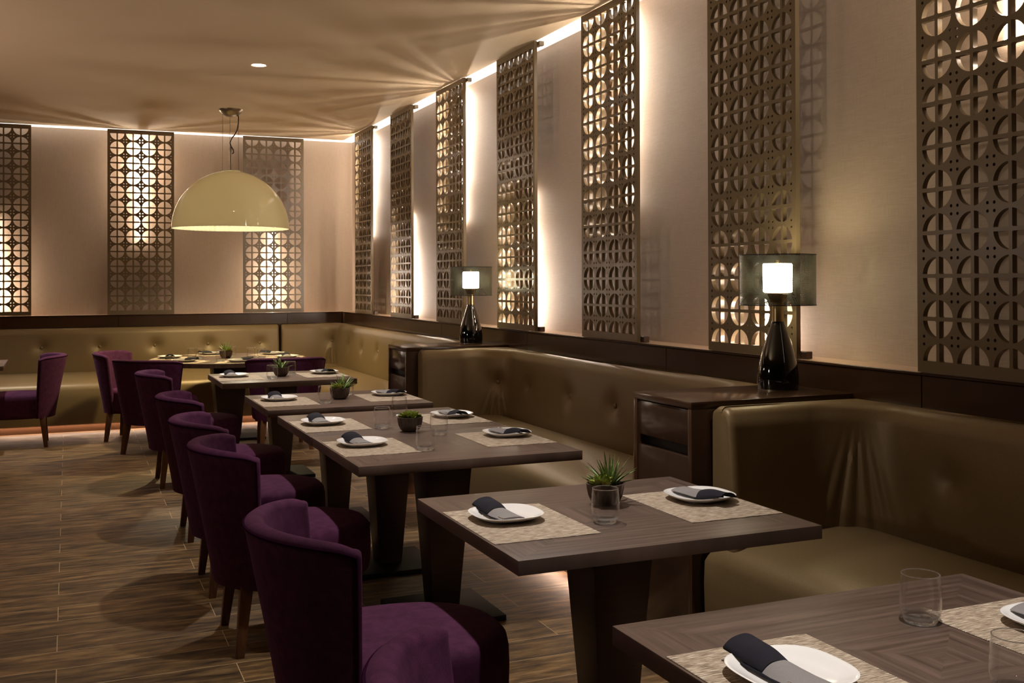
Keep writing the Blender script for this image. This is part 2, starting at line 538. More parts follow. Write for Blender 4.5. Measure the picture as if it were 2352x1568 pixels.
def panel(loc, rz, label, group):
    e = thing('lattice_panel', label, 'wall panel', loc, rz, group)
    o = bpy.data.objects.new('fretwork', LM); link(o, e)
    for me in (BRK if rz else ()):
        link(bpy.data.objects.new('bracket', me), e)
    return e
TUBE_BM = None
def light_tube(loc, label, group, L=0.9, top=True):
    """three segments of stepped brightness in a row, the strongest at the end next to the ceiling (top) or the ledge"""
    e = thing('light_tube', label, 'tube light', loc, 0, group)
    a = 0.0
    for frac, mat in ((0.55, 'tube'), (0.32, 'tube_mid'), (0.36, 'tube_low')):  # dimmer segments added to step the glow down along the wall
        b = a + L * frac
        z0, z1 = (L - b, L - a - 0.006) if top else (a + 0.006, b)
        bm = bmesh.new(); lathe(bm, [(0.006, z0), (0.008, z0 + 0.004), (0.008, z1 - 0.004), (0.006, z1)], 8)
        obj('tube', bm, M[mat], e, 60)
        a = b
    zc = L if top else -0.008
    bm = bmesh.new(); lathe(bm, [(0.010, zc), (0.010, zc + 0.012)], 10)
    obj('end_cap', bm, M['trimwhite'], e, 40)
    return e

ordn = ['nearest the back corner, first in the row', 'second from the back corner', 'third from the back corner, beside the far lamp',
        'fourth from the back corner, with yellow lamp glow', 'fifth from the back corner', 'sixth in the row, behind the near lamp', 'seventh in the row, cut by the photo edge']
ordt = ['first', 'second', 'third', 'fourth', 'fifth', 'sixth', 'seventh']
for k in range(7):
    yc = 11.293 - k * 1.3836 - PW / 2
    # right wall: local +y (depth) must point to +x ; rotate by -90 deg
    panel((XP, yc, PZB), -PI / 2, 'taupe circle lattice panel on right wall, ' + ordn[k], 'lattice panels on the right wall')
    top = (k % 2 == 0)
    L = [0.9, 0.8, 0.9, 0.8, 0.95, 0.26, 0.62][k]
    z = PZT - 0.03 - L if top else PZB + 0.01
    light_tube((3.062, yc + (0.2, 0.13, 0.07, 0.05, 0.05, 0.05, 0.05)[k], z), 'lit tube behind the %s of the right wall lattice panel %s from the corner' % ('top' if top else 'foot', ordt[k]), 'tube lights behind the panels', L, top)
lb = ['at the left edge of the photo, glowing low down', 'left of the dome pendant, glowing at its top', 'behind the dome pendant, glowing low down']
for k in range(3):
    xc = -1.028 + k * 1.4176 + PW / 2
    panel((xc, YB, PZB), 0.0, 'circle lattice panel on back wall, ' + lb[k], 'lattice panels on the back wall')
    top = k == 1
    L = 0.95 if top else 0.8
    z = PZT - 0.03 - L if top else PZB + 0.01
    light_tube((xc, YB + 0.118, z), 'lit tube hidden by the back wall lattice panel ' + lb[k].split(',')[0], 'tube lights behind the panels', L, top)

# ------------------------------------------------------------------ banquettes
def fillet_path(pts, r, step=0.03, cstep=0.009):
    """poly-line with rounded corners; returns (point, square point, corner weight) samples"""
    out = []
    P = [Vector(p) for p in pts]
    segs = []
    n = len(P)
    cuts = []
    for i in range(1, n - 1):
        d0 = (P[i - 1] - P[i]).normalized(); d1 = (P[i + 1] - P[i]).normalized()
        cuts.append((P[i] + d0 * r, P[i] + d1 * r, d0, d1, P[i]))
    cur = P[0]
    def line(a, b):
        L = (b - a).length
        m = max(1, int(L / step))
        for k in range(m):
            out.append((a + (b - a) * (k / m), None))
    for (a, b, d0, d1, c) in cuts:
        line(cur, a)
        ctr = c + (d0 + d1) * r
        m = max(4, int(r * PI / 2 / cstep))
        for k in range(m):
            th = k / m * PI / 2
            p = ctr - d1 * r * math.cos(th) - d0 * r * math.sin(th)
            out.append((p, (c, th, d0, d1, r)))
        cur = b
    line(cur, P[-1])
    out.append((P[-1], None))
    return [o[0] for o in out], [o[1] for o in out]

def backrest_bm(inner, rear, r, z0, z1, buttons, pleats, puff=0.012):
    """inner: 2D corner points of the seat-side face; rear: matching corner points behind it"""
    pin, corner = fillet_path(inner, r)
    ds = (0.0, 0.002, 0.006, 0.012, 0.02, 0.028)
    d0_ = (pin[2] - pin[0]).normalized(); d1_ = (pin[-3] - pin[-1]).normalized()
    pin = [pin[0] + d0_ * d for d in ds] + pin[2:-2] + [pin[-1] + d1_ * d for d in ds[::-1]]
    corner = [None] * len(ds) + corner[2:-2] + [None] * len(ds)
    # matching rear polyline
    I = [Vector(p) for p in inner]; R = [Vector(p) for p in rear]
    def rear_of(p):
        best = None
        for i in range(len(I) - 1):
            d = I[i + 1] - I[i]
            tt = (p - I[i]).dot(d) / d.length_squared
            tt = max(0, min(1, tt))
            q = I[i] + d * tt
            e = (p - q).length
            if best is None or e < best[0]: best = (e, i, tt)
        return R[best[1]] + (R[best[1] + 1] - R[best[1]]) * best[2]
    bm = bmesh.new()
    zs = [z0 + (z1 - 0.05 - z0) * k / 26 for k in range(27)]
    rows = []
    n = len(pin)
    acc = [0.0]
    for i in range(1, n): acc.append(acc[-1] + (pin[i] - pin[i - 1]).length)
    L = acc[-1]
    for i, p in enumerate(pin):
        c = corner[i]
        if c is not None:
            C0, th, d0, d1, rr = c
            nrm = (d0 * math.sin(th) + d1 * math.cos(th)) * -1
            # rear point: walk along the square rear corner
            ci = min(range(len(I)), key=lambda k: (I[k] - C0).length)
            rc = R[ci]
            if th < PI / 4: q = rc + d0 * (rr * (1 - th / (PI / 4)) )
            else: q = rc + d1 * (rr * ((th - PI / 4) / (PI / 4)))
        else:
            q = rear_of(p)
        dvec = q - p
        w = dvec.length
        dn = dvec / w
        # ends pulled in a little to round the upright edge
        e = min(acc[i], L - acc[i])
        endr = 0.022
        pull = endr - math.sqrt(max(0, endr ** 2 - (endr - min(e, endr)) ** 2)) if e < endr else 0.0
        row = []
        for z in zs:
            t_ = (z - z0) / (z1 - z0)
            lean = 0.045 * t_ ** 1.3
            off = lean + pull - puff * math.sin(PI * min(1, max(0, (z - 0.5) / (z1 - 0.5)))) * min(1, e / 0.15)
            for (bx, by, bz, dep, sg) in buttons:
                dd = math.sqrt((p.x - bx) ** 2 + (p.y - by) ** 2 + ((z - bz)) ** 2)
                off += dep * math.exp(-(dd / sg) ** 2) + dep * 1.0 * math.exp(-dd / 0.020)
                # soft vertical pull line below each button
            for (bx, by, zlo, zhi, amp, wid) in pleats:
                s_ = math.hypot(p.x - bx, p.y - by)
                if s_ < wid * 1.6:
                    sg_ = s_ * (1 if (p.x - bx) - (p.y - by) > 0 else -1)
                    tt = max(0.0, min(1.0, (zhi - z) / (zhi - zlo)))
                    wz = smoothstep(zlo - 0.12, zlo + 0.02, z) * smoothstep(0.0, 0.35, (zhi - z) / (zhi - zlo))
                    for (c0, c1, aa) in ((-0.16, -0.85, 0.55), (-0.06, -0.42, 1.0), (0.02, 0.03, 0.9), (0.10, 0.40, 0.75), (0.16, 0.80, 0.4)):
                        cc = (c0 + (c1 - c0) * tt) * wid
                        sw = wid * (0.045 + 0.05 * tt)
                        off += amp * aa * wz * (1.0 * math.exp(-((sg_ - cc) / sw) ** 2) - 0.55 * math.exp(-((sg_ - cc - 1.9 * sw) / (1.2 * sw)) ** 2))
            P3 = p + dn * min(off, w * 0.8)
            row.append(bm.verts.new((P3.x, P3.y, z)))
        base_off = 0.045 + pull
        for k in range(1, 7):                       # rounded top
            an = PI / 2 * k / 6
            o_ = base_off + 0.05 * (1 - math.cos(an))
            P3 = p + dn * min(o_, w * 0.9)
            row.append(bm.verts.new((P3.x, P3.y, z1 - 0.05 + 0.05 * math.sin(an) - pull * math.sin(an))))
        for fr, dz in ((0.6, 0.004), (0.85, 0.0), (0.98, -0.012)):
            P3 = p + dn * (w * fr)
            row.append(bm.verts.new((P3.x, P3.y, z1 + dz - pull)))
        P3 = p + dn * (w - 0.002)
        row.append(bm.verts.new((P3.x, P3.y, z1 - 0.05)))
        row.append(bm.verts.new((P3.x, P3.y, z0)))
        rows.append(row)
    grid_faces(bm, rows, close_u=True)
    bm.faces.new(rows[0]); bm.faces.new(rows[-1][::-1])
    return bm

def seat_bm(prof, a0, a1, axis, step=0.06):
    """prof: list of (u,z) from front bottom over the top to the rear; swept along axis 'y' (u=x) or 'x' (u=y)"""
    bm = bmesh.new()
    n = max(2, int(abs(a1 - a0) / step))
    rows = []
    for i in range(n + 1):
        s = a0 + (a1 - a0) * i / n
        e = min(abs(s - a0), abs(a1 - s))
        rows.append([bm.verts.new((u, s, z - 0.02 * math.exp(-e / 0.03) * (1 if z > .45 else 0)) if axis == 'y' else (s, u, z - 0.02 * math.exp(-e / 0.03) * (1 if z > .45 else 0))) for u, z in prof])
    grid_faces(bm, rows, close_u=True)
    bm.faces.new(rows[0]); bm.faces.new(rows[-1][::-1])
    return bm

def seat_prof(front, rear, sgn):
    """front < rear along u*sgn"""
    f = lambda d: front + sgn * d
    D = abs(rear - front)
    J = 0.60 if abs(front - SX) < 0.01 else 0.725
    pr = [(f(0.05), 0.075), (f(0.018), 0.085), (f(0.004), 0.20), (f(0.0), 0.34), (f(0.004), 0.42), (f(0.018), 0.458), (f(0.045), 0.482), (f(0.09), 0.498), (f(0.16), 0.511),
          (f(0.26), 0.524), (f(0.38), 0.536), (f(0.5), 0.543), (f(J - 0.045), 0.545), (f(J - 0.022), 0.540), (f(J - 0.008), 0.524), (f(J + 0.004), 0.500), (f(D), 0.500), (f(D), 0.075)]
    return pr

def button_obj(parent, x, y, z, d):
    bm = bmesh.new()
    bmesh.ops.create_uvsphere(bm, u_segments=12, v_segments=8, radius=0.0165)
    for v in bm.verts:
        c = v.co
        dd = Vector(d)
        v.co = c - dd * (c.dot(dd)) * 0.45
    obj('button', bm, M['vinyl'], parent, 180, (x, y, z))

ZT = 1.0
def booth(name, label, inner, rear, r, btns, pleats, seatdef, toes, grp):
    e = thing(name, label, 'banquette', (0, 0, 0), 0, grp)
    bb = [(b[0], b[1], b[2], b[5] if len(b) > 5 else 0.022, 0.07) for b in btns]
    obj('backrest', backrest_bm(inner, rear, r, 0.40, ZT, bb, pleats), M['vinyl'], e, 50)
    for b in btns:
        lean = 0.045 * ((b[2] - .4) / .6) ** 1.3
        dep = (b[5] if len(b) > 5 else 0.022)
        px, py_, pz = b[0] + b[3] * (lean + dep * 0.75), b[1] + b[4] * (lean + dep * 0.75), b[2]
        button_obj(e, px, py_, pz, (b[3], b[4], 0) if abs(b[3]) + abs(b[4]) <= 1.01 else (0.7, 0.7, 0))
    for (prof, a0, a1, ax) in seatdef:
        obj('seat', seat_bm(prof, a0, a1, ax), M['vinyl'], e, 50)
    for (x0, x1, y0, y1) in toes['plinth']:
        bm = bmesh.new(); box(bm, x0, x1, y0, y1, 0.0, 0.078)
        obj('plinth', bm, M['lacquer'], e)
    for (x0, x1, y0, y1) in toes['strip']:
        bm = bmesh.new(); box(bm, x0, x1, y0, y1, 0.073, 0.082)
        obj('light_strip', bm, M['toe'], e)
    return e

XI, YI = 2.80, 11.775      # seat-side face of the backrests
SX, SY = 2.20, 11.05       # seat fronts
G = 'gold banquettes round the room'
C45 = 0.7071
# long bench on the back wall (ends at the dark seam)
booth('banquette', 'long straight gold tufted banquette along the back wall', [(X0 + .02, YI), (2.19, YI)], [(X0 + .02, 11.902), (2.19, 11.902)], 0.1,
      [(-0.811 - 0.56 * k, YI, 0.797, 0, 1) for k in range(3)] + [(x, YI, 0.797, 0, 1) for x in (-0.251, 0.309, 0.86, 1.416, 1.974)], [],
      [(seat_prof(SY, 11.88, 1), X0 + .02, 2.19, 'x')],
      {'plinth': [(X0 + .02, 2.19, SY + 0.12, 11.88)], 'strip': [(X0 + .05, 2.15, SY + 0.085, SY + 0.105)]}, G)
# corner banquette
ci = 0.2
booth('banquette', 'curved corner gold banquette between the dark seam and the far cabinet',
      [(2.215, YI), (XI, YI), (XI, 7.56), (2.24, 7.56)], [(2.215, 11.902), (XP, 11.902), (XP, 7.395), (2.24, 7.395)], 0.2,
      [(XI - 0.055, YI - 0.055, 0.80, C45, C45, 0.03), (XI, 11.17, 0.777, 1, 0), (XI, 10.62, 0.777, 1, 0), (XI, 10.05, 0.777, 1, 0), (XI, 9.48, 0.777, 1, 0), (XI, 8.9, .777, 1, 0)],
      [(XI - 0.06, YI - 0.06, 0.56, 0.80, 0.011, 0.12)],
      [(seat_prof(SY, 11.88, 1), 2.215, 2.9, 'x'), (seat_prof(SX, 2.905, 1), 7.40, 11.3, 'y')],
      {'plinth': [(2.215, 2.9, SY + 0.12, 11.88), (SX + 0.12, 2.9, 7.40, 11.2)], 'strip': [(SX + 0.085, SX + 0.105, 7.45, 11.0)]}, G)
# middle banquette
booth('banquette', 'brown gold booth banquette between the two lamp cabinets',
      [(2.24, 6.775), (XI, 6.775), (XI, 3.96), (2.24, 3.96)], [(2.24, 6.925), (XP, 6.925), (XP, 3.80), (2.24, 3.80)], 0.22,
      [(XI - 0.06, 6.775 - 0.06, 0.77, C45, C45, 0.03), (XI, 6.31, 0.768, 1, 0), (XI, 5.74, 0.768, 1, 0), (XI, 5.18, 0.768, 1, 0), (XI, 4.6, .768, 1, 0)],
      [(XI - 0.065, 6.775 - 0.065, 0.56, 0.775, 0.011, 0.13)],
      [(seat_prof(SX, 2.905, 1), 3.80, 6.925, 'y')],
      {'plinth': [(SX + 0.12, 2.9, 3.80, 6.925)], 'strip': [(SX + 0.085, SX + 0.105, 3.85, 6.88)]}, G)
# near banquette
booth('banquette', 'large dark gold booth banquette at the right edge, nearest the camera',
      [(2.24, 3.17), (XI, 3.17), (XI, 0.35), (2.24, 0.35)], [(2.24, 3.325), (XP, 3.325), (XP, 0.19), (2.24, 0.19)], 0.24,
      [(XI, 2.71, 0.77, 1, 0), (XI, 2.14, 0.77, 1, 0), (XI, 1.57, 0.77, 1, 0), (XI, 1.0, .77, 1, 0)],
      [(XI - 0.07, 3.17 - 0.07, 0.56, 0.95, 0.009, 0.17)],
      [(seat_prof(SX, 2.905, 1), 0.19, 3.325, 'y')],
      {'plinth': [(SX + 0.12, 2.9, 0.19, 3.325)], 'strip': [(SX + 0.085, SX + 0.105, 0.25, 3.28)]}, G)

# ------------------------------------------------------------------ cabinets between the booths
def cabinet(y0, y1, label):
    xf, xb, zt = 2.16, 2.93, 1.015
    e = thing('side_cabinet', label, 'cabinet', (xf, (y0 + y1) / 2, 0), 0, 'cabinets between the booths')
    hw = (y1 - y0) / 2; d = xb - xf
    b_ = 0.026
    bm = bmesh.new()
    box(bm, 0, d, -hw, hw, zt - 0.028, zt, 0.003)            # top
    box(bm, 0, d, -hw, -hw + b_, 0.0, zt - 0.028, 0.002)     # sides
    box(bm, 0, d, hw - b_, hw, 0.0, zt - 0.028, 0.002)
    box(bm, d - .03, d, -hw + b_, hw - b_, 0.0, zt - 0.028)  # back
    box(bm, 0.03, d - .03, -hw + b_, hw - b_, 0.04, 0.09)
    obj('body', bm, M['lacquer'], e, 40)
    bm = bmesh.new(); box(bm, 0.045, 0.06, -hw + b_, hw - b_, 0.09, zt - 0.03)
    obj('back_panel', bm, M['recess'], e)
    bm = bmesh.new(); box(bm, 0.006, 0.044, -hw + b_ + .003, hw - b_ - .003, 0.845, zt - 0.032, 0.002)
    obj('drawer', bm, M['lacquer_face'], e, 40)
    bm = bmesh.new(); box(bm, 0.006, 0.044, -hw + b_ + .003, hw - b_ - .003, 0.09, 0.803, 0.002)
    obj('drawer', bm, M['lacquer_face'], e, 40)
    return e
cabinet(3.345, 3.78, 'glossy brown drawer cabinet under the near table lamp')
cabinet(6.94, 7.38, 'glossy brown drawer cabinet under the far table lamp')

# ------------------------------------------------------------------ table lamps
def lamp(loc, label):
    e = thing('table_lamp', label, 'lamp', loc, 0, 'black table lamps on the cabinets')
    bm = bmesh.new()
    prof = [(0.0, 0.0), (0.076, 0.0), (0.083, 0.004), (0.0865, 0.03), (0.086, 0.06), (0.081, 0.10), (0.072, 0.14), (0.0605, 0.18), (0.049, 0.215), (0.039, 0.245), (0.031, 0.268), (0.0265, 0.282), (0.0265, 0.286)]
    lathe(bm, prof[1:], 40)
    obj('base', bm, M['lampblack'], e, 50)
    bm = bmesh.new(); lathe(bm, [(0.080, -0.0005), (0.0835, 0.0), (0.0835, 0.0035), (0.080, 0.0035)], 40)
    obj('foot_ring', bm, M['nickel'], e, 40)
    bm = bmesh.new(); lathe(bm, [(0.0235, 0.285), (0.0235, 0.365), (0.030, 0.368), (0.040, 0.392), (0.044, 0.405), (0.03, 0.406)], 28)
    obj('neck', bm, M['brass'], e, 50)
    bm = bmesh.new(); lathe(bm, [(0.055, 0.407), (0.060, 0.412), (0.0615, 0.525), (0.058, 0.530)], 32)
    obj('diffuser', bm, M['bulb'], e, 50)
    bm = bmesh.new(); lathe(bm, [(0.006, 0.53), (0.006, 0.545)], 10)
    obj('finial', bm, M['brass'], e, 50)
    zb, zt = 0.355, 0.566
    bm = bmesh.new(); lathe(bm, [(0.157, zb), (0.157, zt)], 72, cap0=False, cap1=False)
    sh = obj('shade', bm, M['mesh'], e, 180)
    for z in (zb, zt):
        bm = bmesh.new()
        lathe(bm, [(0.1555, z - .0016), (0.1588, z - .0016), (0.1588, z + .0016), (0.1555, z + .0016)], 72, closed=True)
        obj('rim', bm, M['cord'], sh, 60)
    bm = bmesh.new()
    for k in range(3):
        a = k * 2 * PI / 3 + 0.35
        tube(bm, [(0.028 * math.cos(a), 0.028 * math.sin(a), 0.40), (0.12 * math.cos(a), 0.12 * math.sin(a), 0.40), (0.156 * math.cos(a), 0.156 * math.sin(a), zb + .002)], 0.0016, 6)
    obj('support_wire', bm, M['cord'], sh)
    return e
lamp((2.758, 3.605, 1.015), 'black bottle table lamp with drum mesh shade, on the nearer cabinet')
lamp((2.758, 7.245, 1.015), 'black bottle table lamp with drum mesh shade, on the farther cabinet')

# ------------------------------------------------------------------ pendant dome
e = thing('pendant_lamp', 'large cream dome pendant hanging over the round table', 'pendant lamp', (1.435, 10.2, 0))
bm = bmesh.new()
R0, zb, ht = 0.545, 1.982, 0.553
outer = []
for k in range(25):
    a = k / 24 * PI / 2
    outer.append((R0 * math.cos(a) if k < 24 else 0.06, zb + ht * math.sin(a)))
outer[-1] = (0.05, zb + ht)
inner = [(max(r - 0.008, 0.045), z - (0.008 if z > zb + .01 else 0)) for r, z in outer][::-1]
lathe(bm, outer, 72, cap0=False, cap1=True)
sh = obj('shade', bm, M['dome'], e, 60)
bm = bmesh.new()                                      # ribbed inner lining
n = 144
rows = []
for k in range(17):
    a = 0.004 + k / 16 * (PI / 2 - 0.18)
    row = []
    for i in range(n):
        rr = (R0 - 0.004 - 0.009 * (i % 2)) * math.cos(a)
        row.append(bm.verts.new((rr * math.cos(2 * PI * i / n), rr * math.sin(2 * PI * i / n), zb - 0.001 + (ht - 0.012) * math.sin(a))))
    rows.append(row)
grid_faces(bm, rows, close_u=True)
t = NT('pale_ribbed_lining')
d = t.n('BsdfDiffuse', ins={'Color': srgb(234, 226, 190)})
tl = t.n('BsdfTranslucent', ins={'Color': srgb(250, 240, 208)})
m1 = t.n('MixShader', ins={0: 0.36, 1: d.outputs[0], 2: tl.outputs[0]})
t.t.links.new(m1.outputs[0], t.out.inputs[0])
M['lining'] = t.m
obj('lining', bm, M['lining'], sh)
bm = bmesh.new(); lathe(bm, [(0.075, zb + ht - 0.006), (0.085, zb + ht), (0.06, zb + ht + 0.008), (0.012, zb + ht + 0.012), (0.010, zb + ht + 0.23), (0.004, zb + ht + 0.235)], 28)
obj('stem', bm, M['nickel'], e, 40)
bm = bmesh.new(); lathe(bm, [(0.02, 3.055), (0.045, 3.058), (0.085, 3.078), (0.108, 3.108), (0.112, ZC)], 36)
obj('canopy', bm, M['nickel'], e, 50)
for dx, dy in ((-0.09, -.01), (0.075, -.045), (0.0, 0.08)):
    bm = bmesh.new(); tube(bm, [(dx * .85, dy * .85, 3.085), (dx * .9, dy * .9, zb + ht - 0.002)], 0.0016, 6)
    obj('wire', bm, M['wire'], e)
bm = bmesh.new()
cp = [(0.055, -0.02, 3.075), (0.068, -0.02, 3.05), (0.066, -0.02, 2.99), (0.055, -.02, 2.925), (0.035, -.02, 2.885), (0.005, -.02, 2.845), (-0.012, -.02, 2.80), (0.0, -.02, 2.765), (0.02, -.02, 2.735), (0.024, -.012, 2.71), (0.012, -.005, 2.70)]
tube(bm, cp, 0.0055, 8)
obj('power_cord', bm, M['cord'], e, 180)
bm = bmesh.new(); bmesh.ops.create_uvsphere(bm, u_segments=16, v_segments=10, radius=0.055)
obj('bulb', bm, emit('lit_pendant_bulb', (1.0, 0.92, 0.74, 1), 240.0), e, 180, (0, 0, zb + 0.26))
bm = bmesh.new(); lathe(bm, [(0.02, zb + 0.31), (0.02, zb + ht - 0.003)], 12)
obj('bulb_holder', bm, M['nickel'], e, 50)

# ceiling downlight in view
e = thing('downlight', 'small round recessed downlight, lit, in the plain ceiling', 'ceiling light', (1.335, 8.02, ZC))
bm = bmesh.new(); lathe(bm, [(0.050, -0.001), (0.058, -0.005), (0.062, -0.001)], 32, cap0=False, cap1=False)
obj('trim_ring', bm, M['trimwhite'], e, 60)
bm = bmesh.new(); lathe(bm, [(0.0, -0.002), (0.05, -0.002)][1:] + [(0.05, -0.001)], 28)
obj('lens', bm, M['down'], e, 60)

# ------------------------------------------------------------------ tables
WX, WY, TZ, TT = 0.979, 0.8444, 0.75, 0.040
tabs = {'A': (1.0496, 1.0864), 'B': (1.0702, 2.4727), 'C': (1.0439, 3.9782), 'D': (1.0399, 4.8240), 'E': (1.0351, 5.9257), 'F': (1.0128, 7.6267)}
tlab = {'A': 'square dark wood pedestal table nearest the camera, cut by the photo edge',
        'B': 'square dark wood pedestal table by the near cabinet, with a spiky plant and one glass',
        'C': 'dark wood pedestal table, nearer half of the pushed-together pair',
        'D': 'dark wood pedestal table, farther half of the pushed-together pair',
        'E': 'dark wood pedestal table just beyond the joined pair',
        'F': 'farthest square dark wood pedestal table, in front of the round table'}
def table_at(cx, cy, label):
    e = thing('dining_table', label, 'table', (cx, cy, 0), 0, 'square pedestal tables')
    bm = bmesh.new(); box(bm, -WX / 2, WX / 2, -WY / 2, WY / 2, TZ - TT, TZ, 0.0018, 2)
    obj('tabletop', bm, M['table'], e, 40)
    bm = bmesh.new(); frustum(bm, 0.060, 0.060, 0.024, 0.108, 0.108, TZ - TT, 0.003)
    obj('pedestal', bm, M['pedestal'], e, 40)
    bm = bmesh.new(); box(bm, -0.22, 0.22, -0.22, 0.22, 0.0, 0.025, 0.003)
    obj('base_plate', bm, M['plate_metal'], e, 40)
    return e
tc_ = {}
for k, (x, y) in tabs.items():
    tc_[k] = (x + WX / 2, y + WY / 2)
    table_at(*tc_[k], tlab[k])
# half-hidden square table at the left edge
lt = table_at(-1.005, 10.46, 'square table top corner peeking in at the left edge of the photo')

RC = (1.41, 10.20); RR = 0.72
e = thing('round_table', 'round dark wood table set for six under the dome pendant', 'table', (RC[0], RC[1], 0))
bm = bmesh.new(); lathe(bm, [(RR - .002, TZ - TT), (RR, TZ - TT + .002), (RR, TZ - .002), (RR - .002, TZ)], 96)
M['round_top'] = make_tabletop('round_ash_veneer', 0.72, 0.72)
obj('tabletop', bm, M['round_top'], e, 40)
bm = bmesh.new(); frustum(bm, 0.10, 0.10, 0.024, 0.16, 0.16, TZ - TT, 0.003)
obj('pedestal', bm, M['pedestal'], e, 40)
bm = bmesh.new(); box(bm, -0.30, 0.30, -0.30, 0.30, 0.0, 0.025, 0.003)
obj('base_plate', bm, M['plate_metal'], e, 40)

# ------------------------------------------------------------------ chairs
def make_chair():
    e = thing('tub_chair', '', 'chair')
    nphi, nv = 44, 12
    phm = math.radians(66)
    def rim(v, phi, off):
        """v 0 bottom .. 1 top ; off inward"""
        zb_, zt_ = 0.262, 0.822
        w = 0.255 + (0.350 - 0.255) * v ** 0.9
        xm = -0.105 - 0.105 * v ** 1.1
        xe = 0.04 - 0.028 * v
        a, d = w - off, 1
        X = xm + off + (xe - xm - off) * (1 - math.cos(phi)) / (1 - math.cos(phm))
        Y = a * math.sin(phi) / math.sin(phm)
        tt = max(0.0, (abs(phi) / phm - 0.86) / 0.14)
        Z = zb_ + (zt_ - zb_) * v - 0.014 * v * (abs(phi) / phm) ** 3 - 0.010 * v ** 3 * min(tt, 1) ** 2
        return (X, Y, Z)
    bm = bmesh.new()
    rows = []
    th = 0.058
    for i in range(nphi + 1):
        phi = -phm + 2 * phm * i / nphi
        row = []
        for k in range(nv + 1): row.append(bm.verts.new(rim(k / nv * 0.965, phi, 0.0)))
        for k in range(1, 6):
            an = PI * k / 6
            x, y, z = rim(0.965, phi, th / 2 - th / 2 * math.cos(an))
            row.append(bm.verts.new((x, y, z + 0.019 * math.sin(an))))
        for k in range(nv + 1): row.append(bm.verts.new(rim(0.965 * (1 - k / nv), phi, th + 0.012 * math.sin(PI * k / nv))))
        rows.append(row)
    # rounded front edges of the wings
    for sgn, idx in ((-1, 0), (1, -1)):
        src = rows[idx]
        m = len(src)
        extra = []
        zmax = max(v.co.z for v in src)
        for q in range(1, 4):
            an = q / 4 * PI / 2
            row = []
            for j, v in enumerate(src):
                w = src[m - 1 - j]
                mid = (v.co + w.co) / 2
                c = mid + (v.co - mid) * math.cos(an)
                row.append(bm.verts.new((c.x + 0.020 * math.sin(an), c.y, c.z - 0.014 * (1 - math.cos(an)) * smoothstep(zmax - 0.14, zmax, c.z))))
            extra.append(row)
        if idx == 0:
            for row in extra: rows.insert(0, row)
        else:
            for row in extra: rows.append(row)
    grid_faces(bm, rows, close_u=True)
    bm.faces.new(rows[0]); bm.faces.new(rows[-1][::-1])
    back = obj('backrest', bm, M['felt'], e, 60)
    bm = bmesh.new()                              # piping along the outer top edge and down both front corners
    pts = [rim(k / 10 * 0.965, -phm, -0.001) for k in range(0, 10)] + [rim(0.968, -phm + 2 * phm * i / 40, -0.001) for i in range(41)] + [rim((10 - k) / 10 * 0.965, phm, -0.001) for k in range(1, 11)]
    tube(bm, pts, 0.0034, 6)
    obj('piping', bm, M['felt_dark'], back, 180)
    # seat
    bm = bmesh.new()
    n = 56
    def plan(u, s):
        a = 2 * PI * u / n
        ca, sa = math.cos(a), math.sin(a)
        ex = 2.0 / (2.35 if ca > 0 else 3.2)
        cx = 0.20
        rx = 0.345 if ca > 0 else 0.27
        x = cx + s * rx * math.copysign(abs(ca) ** ex, ca)
        y = s * 0.272 * math.copysign(abs(sa) ** ex, sa)
        if ca < 0: y *= 1 - 0.12 * abs(ca)
        return x, y
    rows = []
    for s, z in ((0.5, 0.262), (0.93, 0.262), (0.975, 0.268), (0.995, 0.30), (1.0, 0.36), (0.995, 0.42), (0.975, 0.452), (0.93, 0.468), (0.84, 0.475), (0.6, 0.482), (0.3, 0.486)):
        rows.append([bm.verts.new((*plan(u, s), z)) for u in range(n)])
    grid_faces(bm, rows, close_u=True)
    bm.faces.new(rows[0][::-1]); bm.faces.new(rows[-1])
    obj('seat', bm, M['felt'], e, 60)
    for (x, y, lx, ly) in ((0.0, 0.19, -0.03, 0.025), (0.0, -0.19, -0.03, -0.025), (0.40, 0.175, 0.02, 0.015), (0.40, -0.175, 0.02, -0.015)):
        bm = bmesh.new(); frustum(bm, 0.016, 0.016, 0.0, 0.025, 0.025, 0.275, 0.002, x + lx, y + ly, x, y)
        obj('leg', bm, M['leg'], e, 40)
    return e
proto = make_chair()
def ang(dx, dy): return math.atan2(dy, dx)
chairs = [
    (0.65, tc_['A'][1] + 0.10, 0.0, 'purple tub chair nearest the camera, only its back tip at the bottom edge', 'chairs at the square tables'),
    (0.65, tc_['B'][1], 0.0, 'large purple tub chair at the single near table with one glass', 'chairs at the square tables'),
    (0.65, tc_['C'][1], 0.0, 'purple tub chair at the nearer half of the joined tables', 'chairs at the square tables'),
    (0.65, tc_['D'][1], 0.0, 'purple tub chair at the farther half of the joined tables', 'chairs at the square tables'),
    (0.67, tc_['E'][1] + 0.02, 0.0, 'purple tub chair at the table just beyond the joined tables', 'chairs at the square tables'),
    (0.65, tc_['F'][1], 0.0, 'purple tub chair at the farthest square table', 'chairs at the square tables'),
    (0.62, 9.41, ang(0.64, 0.77), 'purple tub chair at the round table, back turned to the camera, front left', 'chairs at the round table'),
    (0.43, 10.52, ang(0.93, -0.36), 'purple tub chair left of the round table, facing right', 'chairs at the round table'),
    (1.76, 9.18, ang(0.06, 1), 'purple tub chair with low straight back, right front of the round table', 'chairs at the round table'),
    (-0.21, 10.45, PI, 'purple tub chair facing left with a brightly lit seat, at the photo\'s left edge', 'chairs at the left table'),
]
for i, (x, y, rz, lab, grp) in enumerate(chairs):
    c = proto if i == 0 else copy_tree(proto)
    c.location = (x, y, 0); c.rotation_euler = (0, 0, rz)
    c['label'] = lab; c['group'] = grp; c['category'] = 'chair'

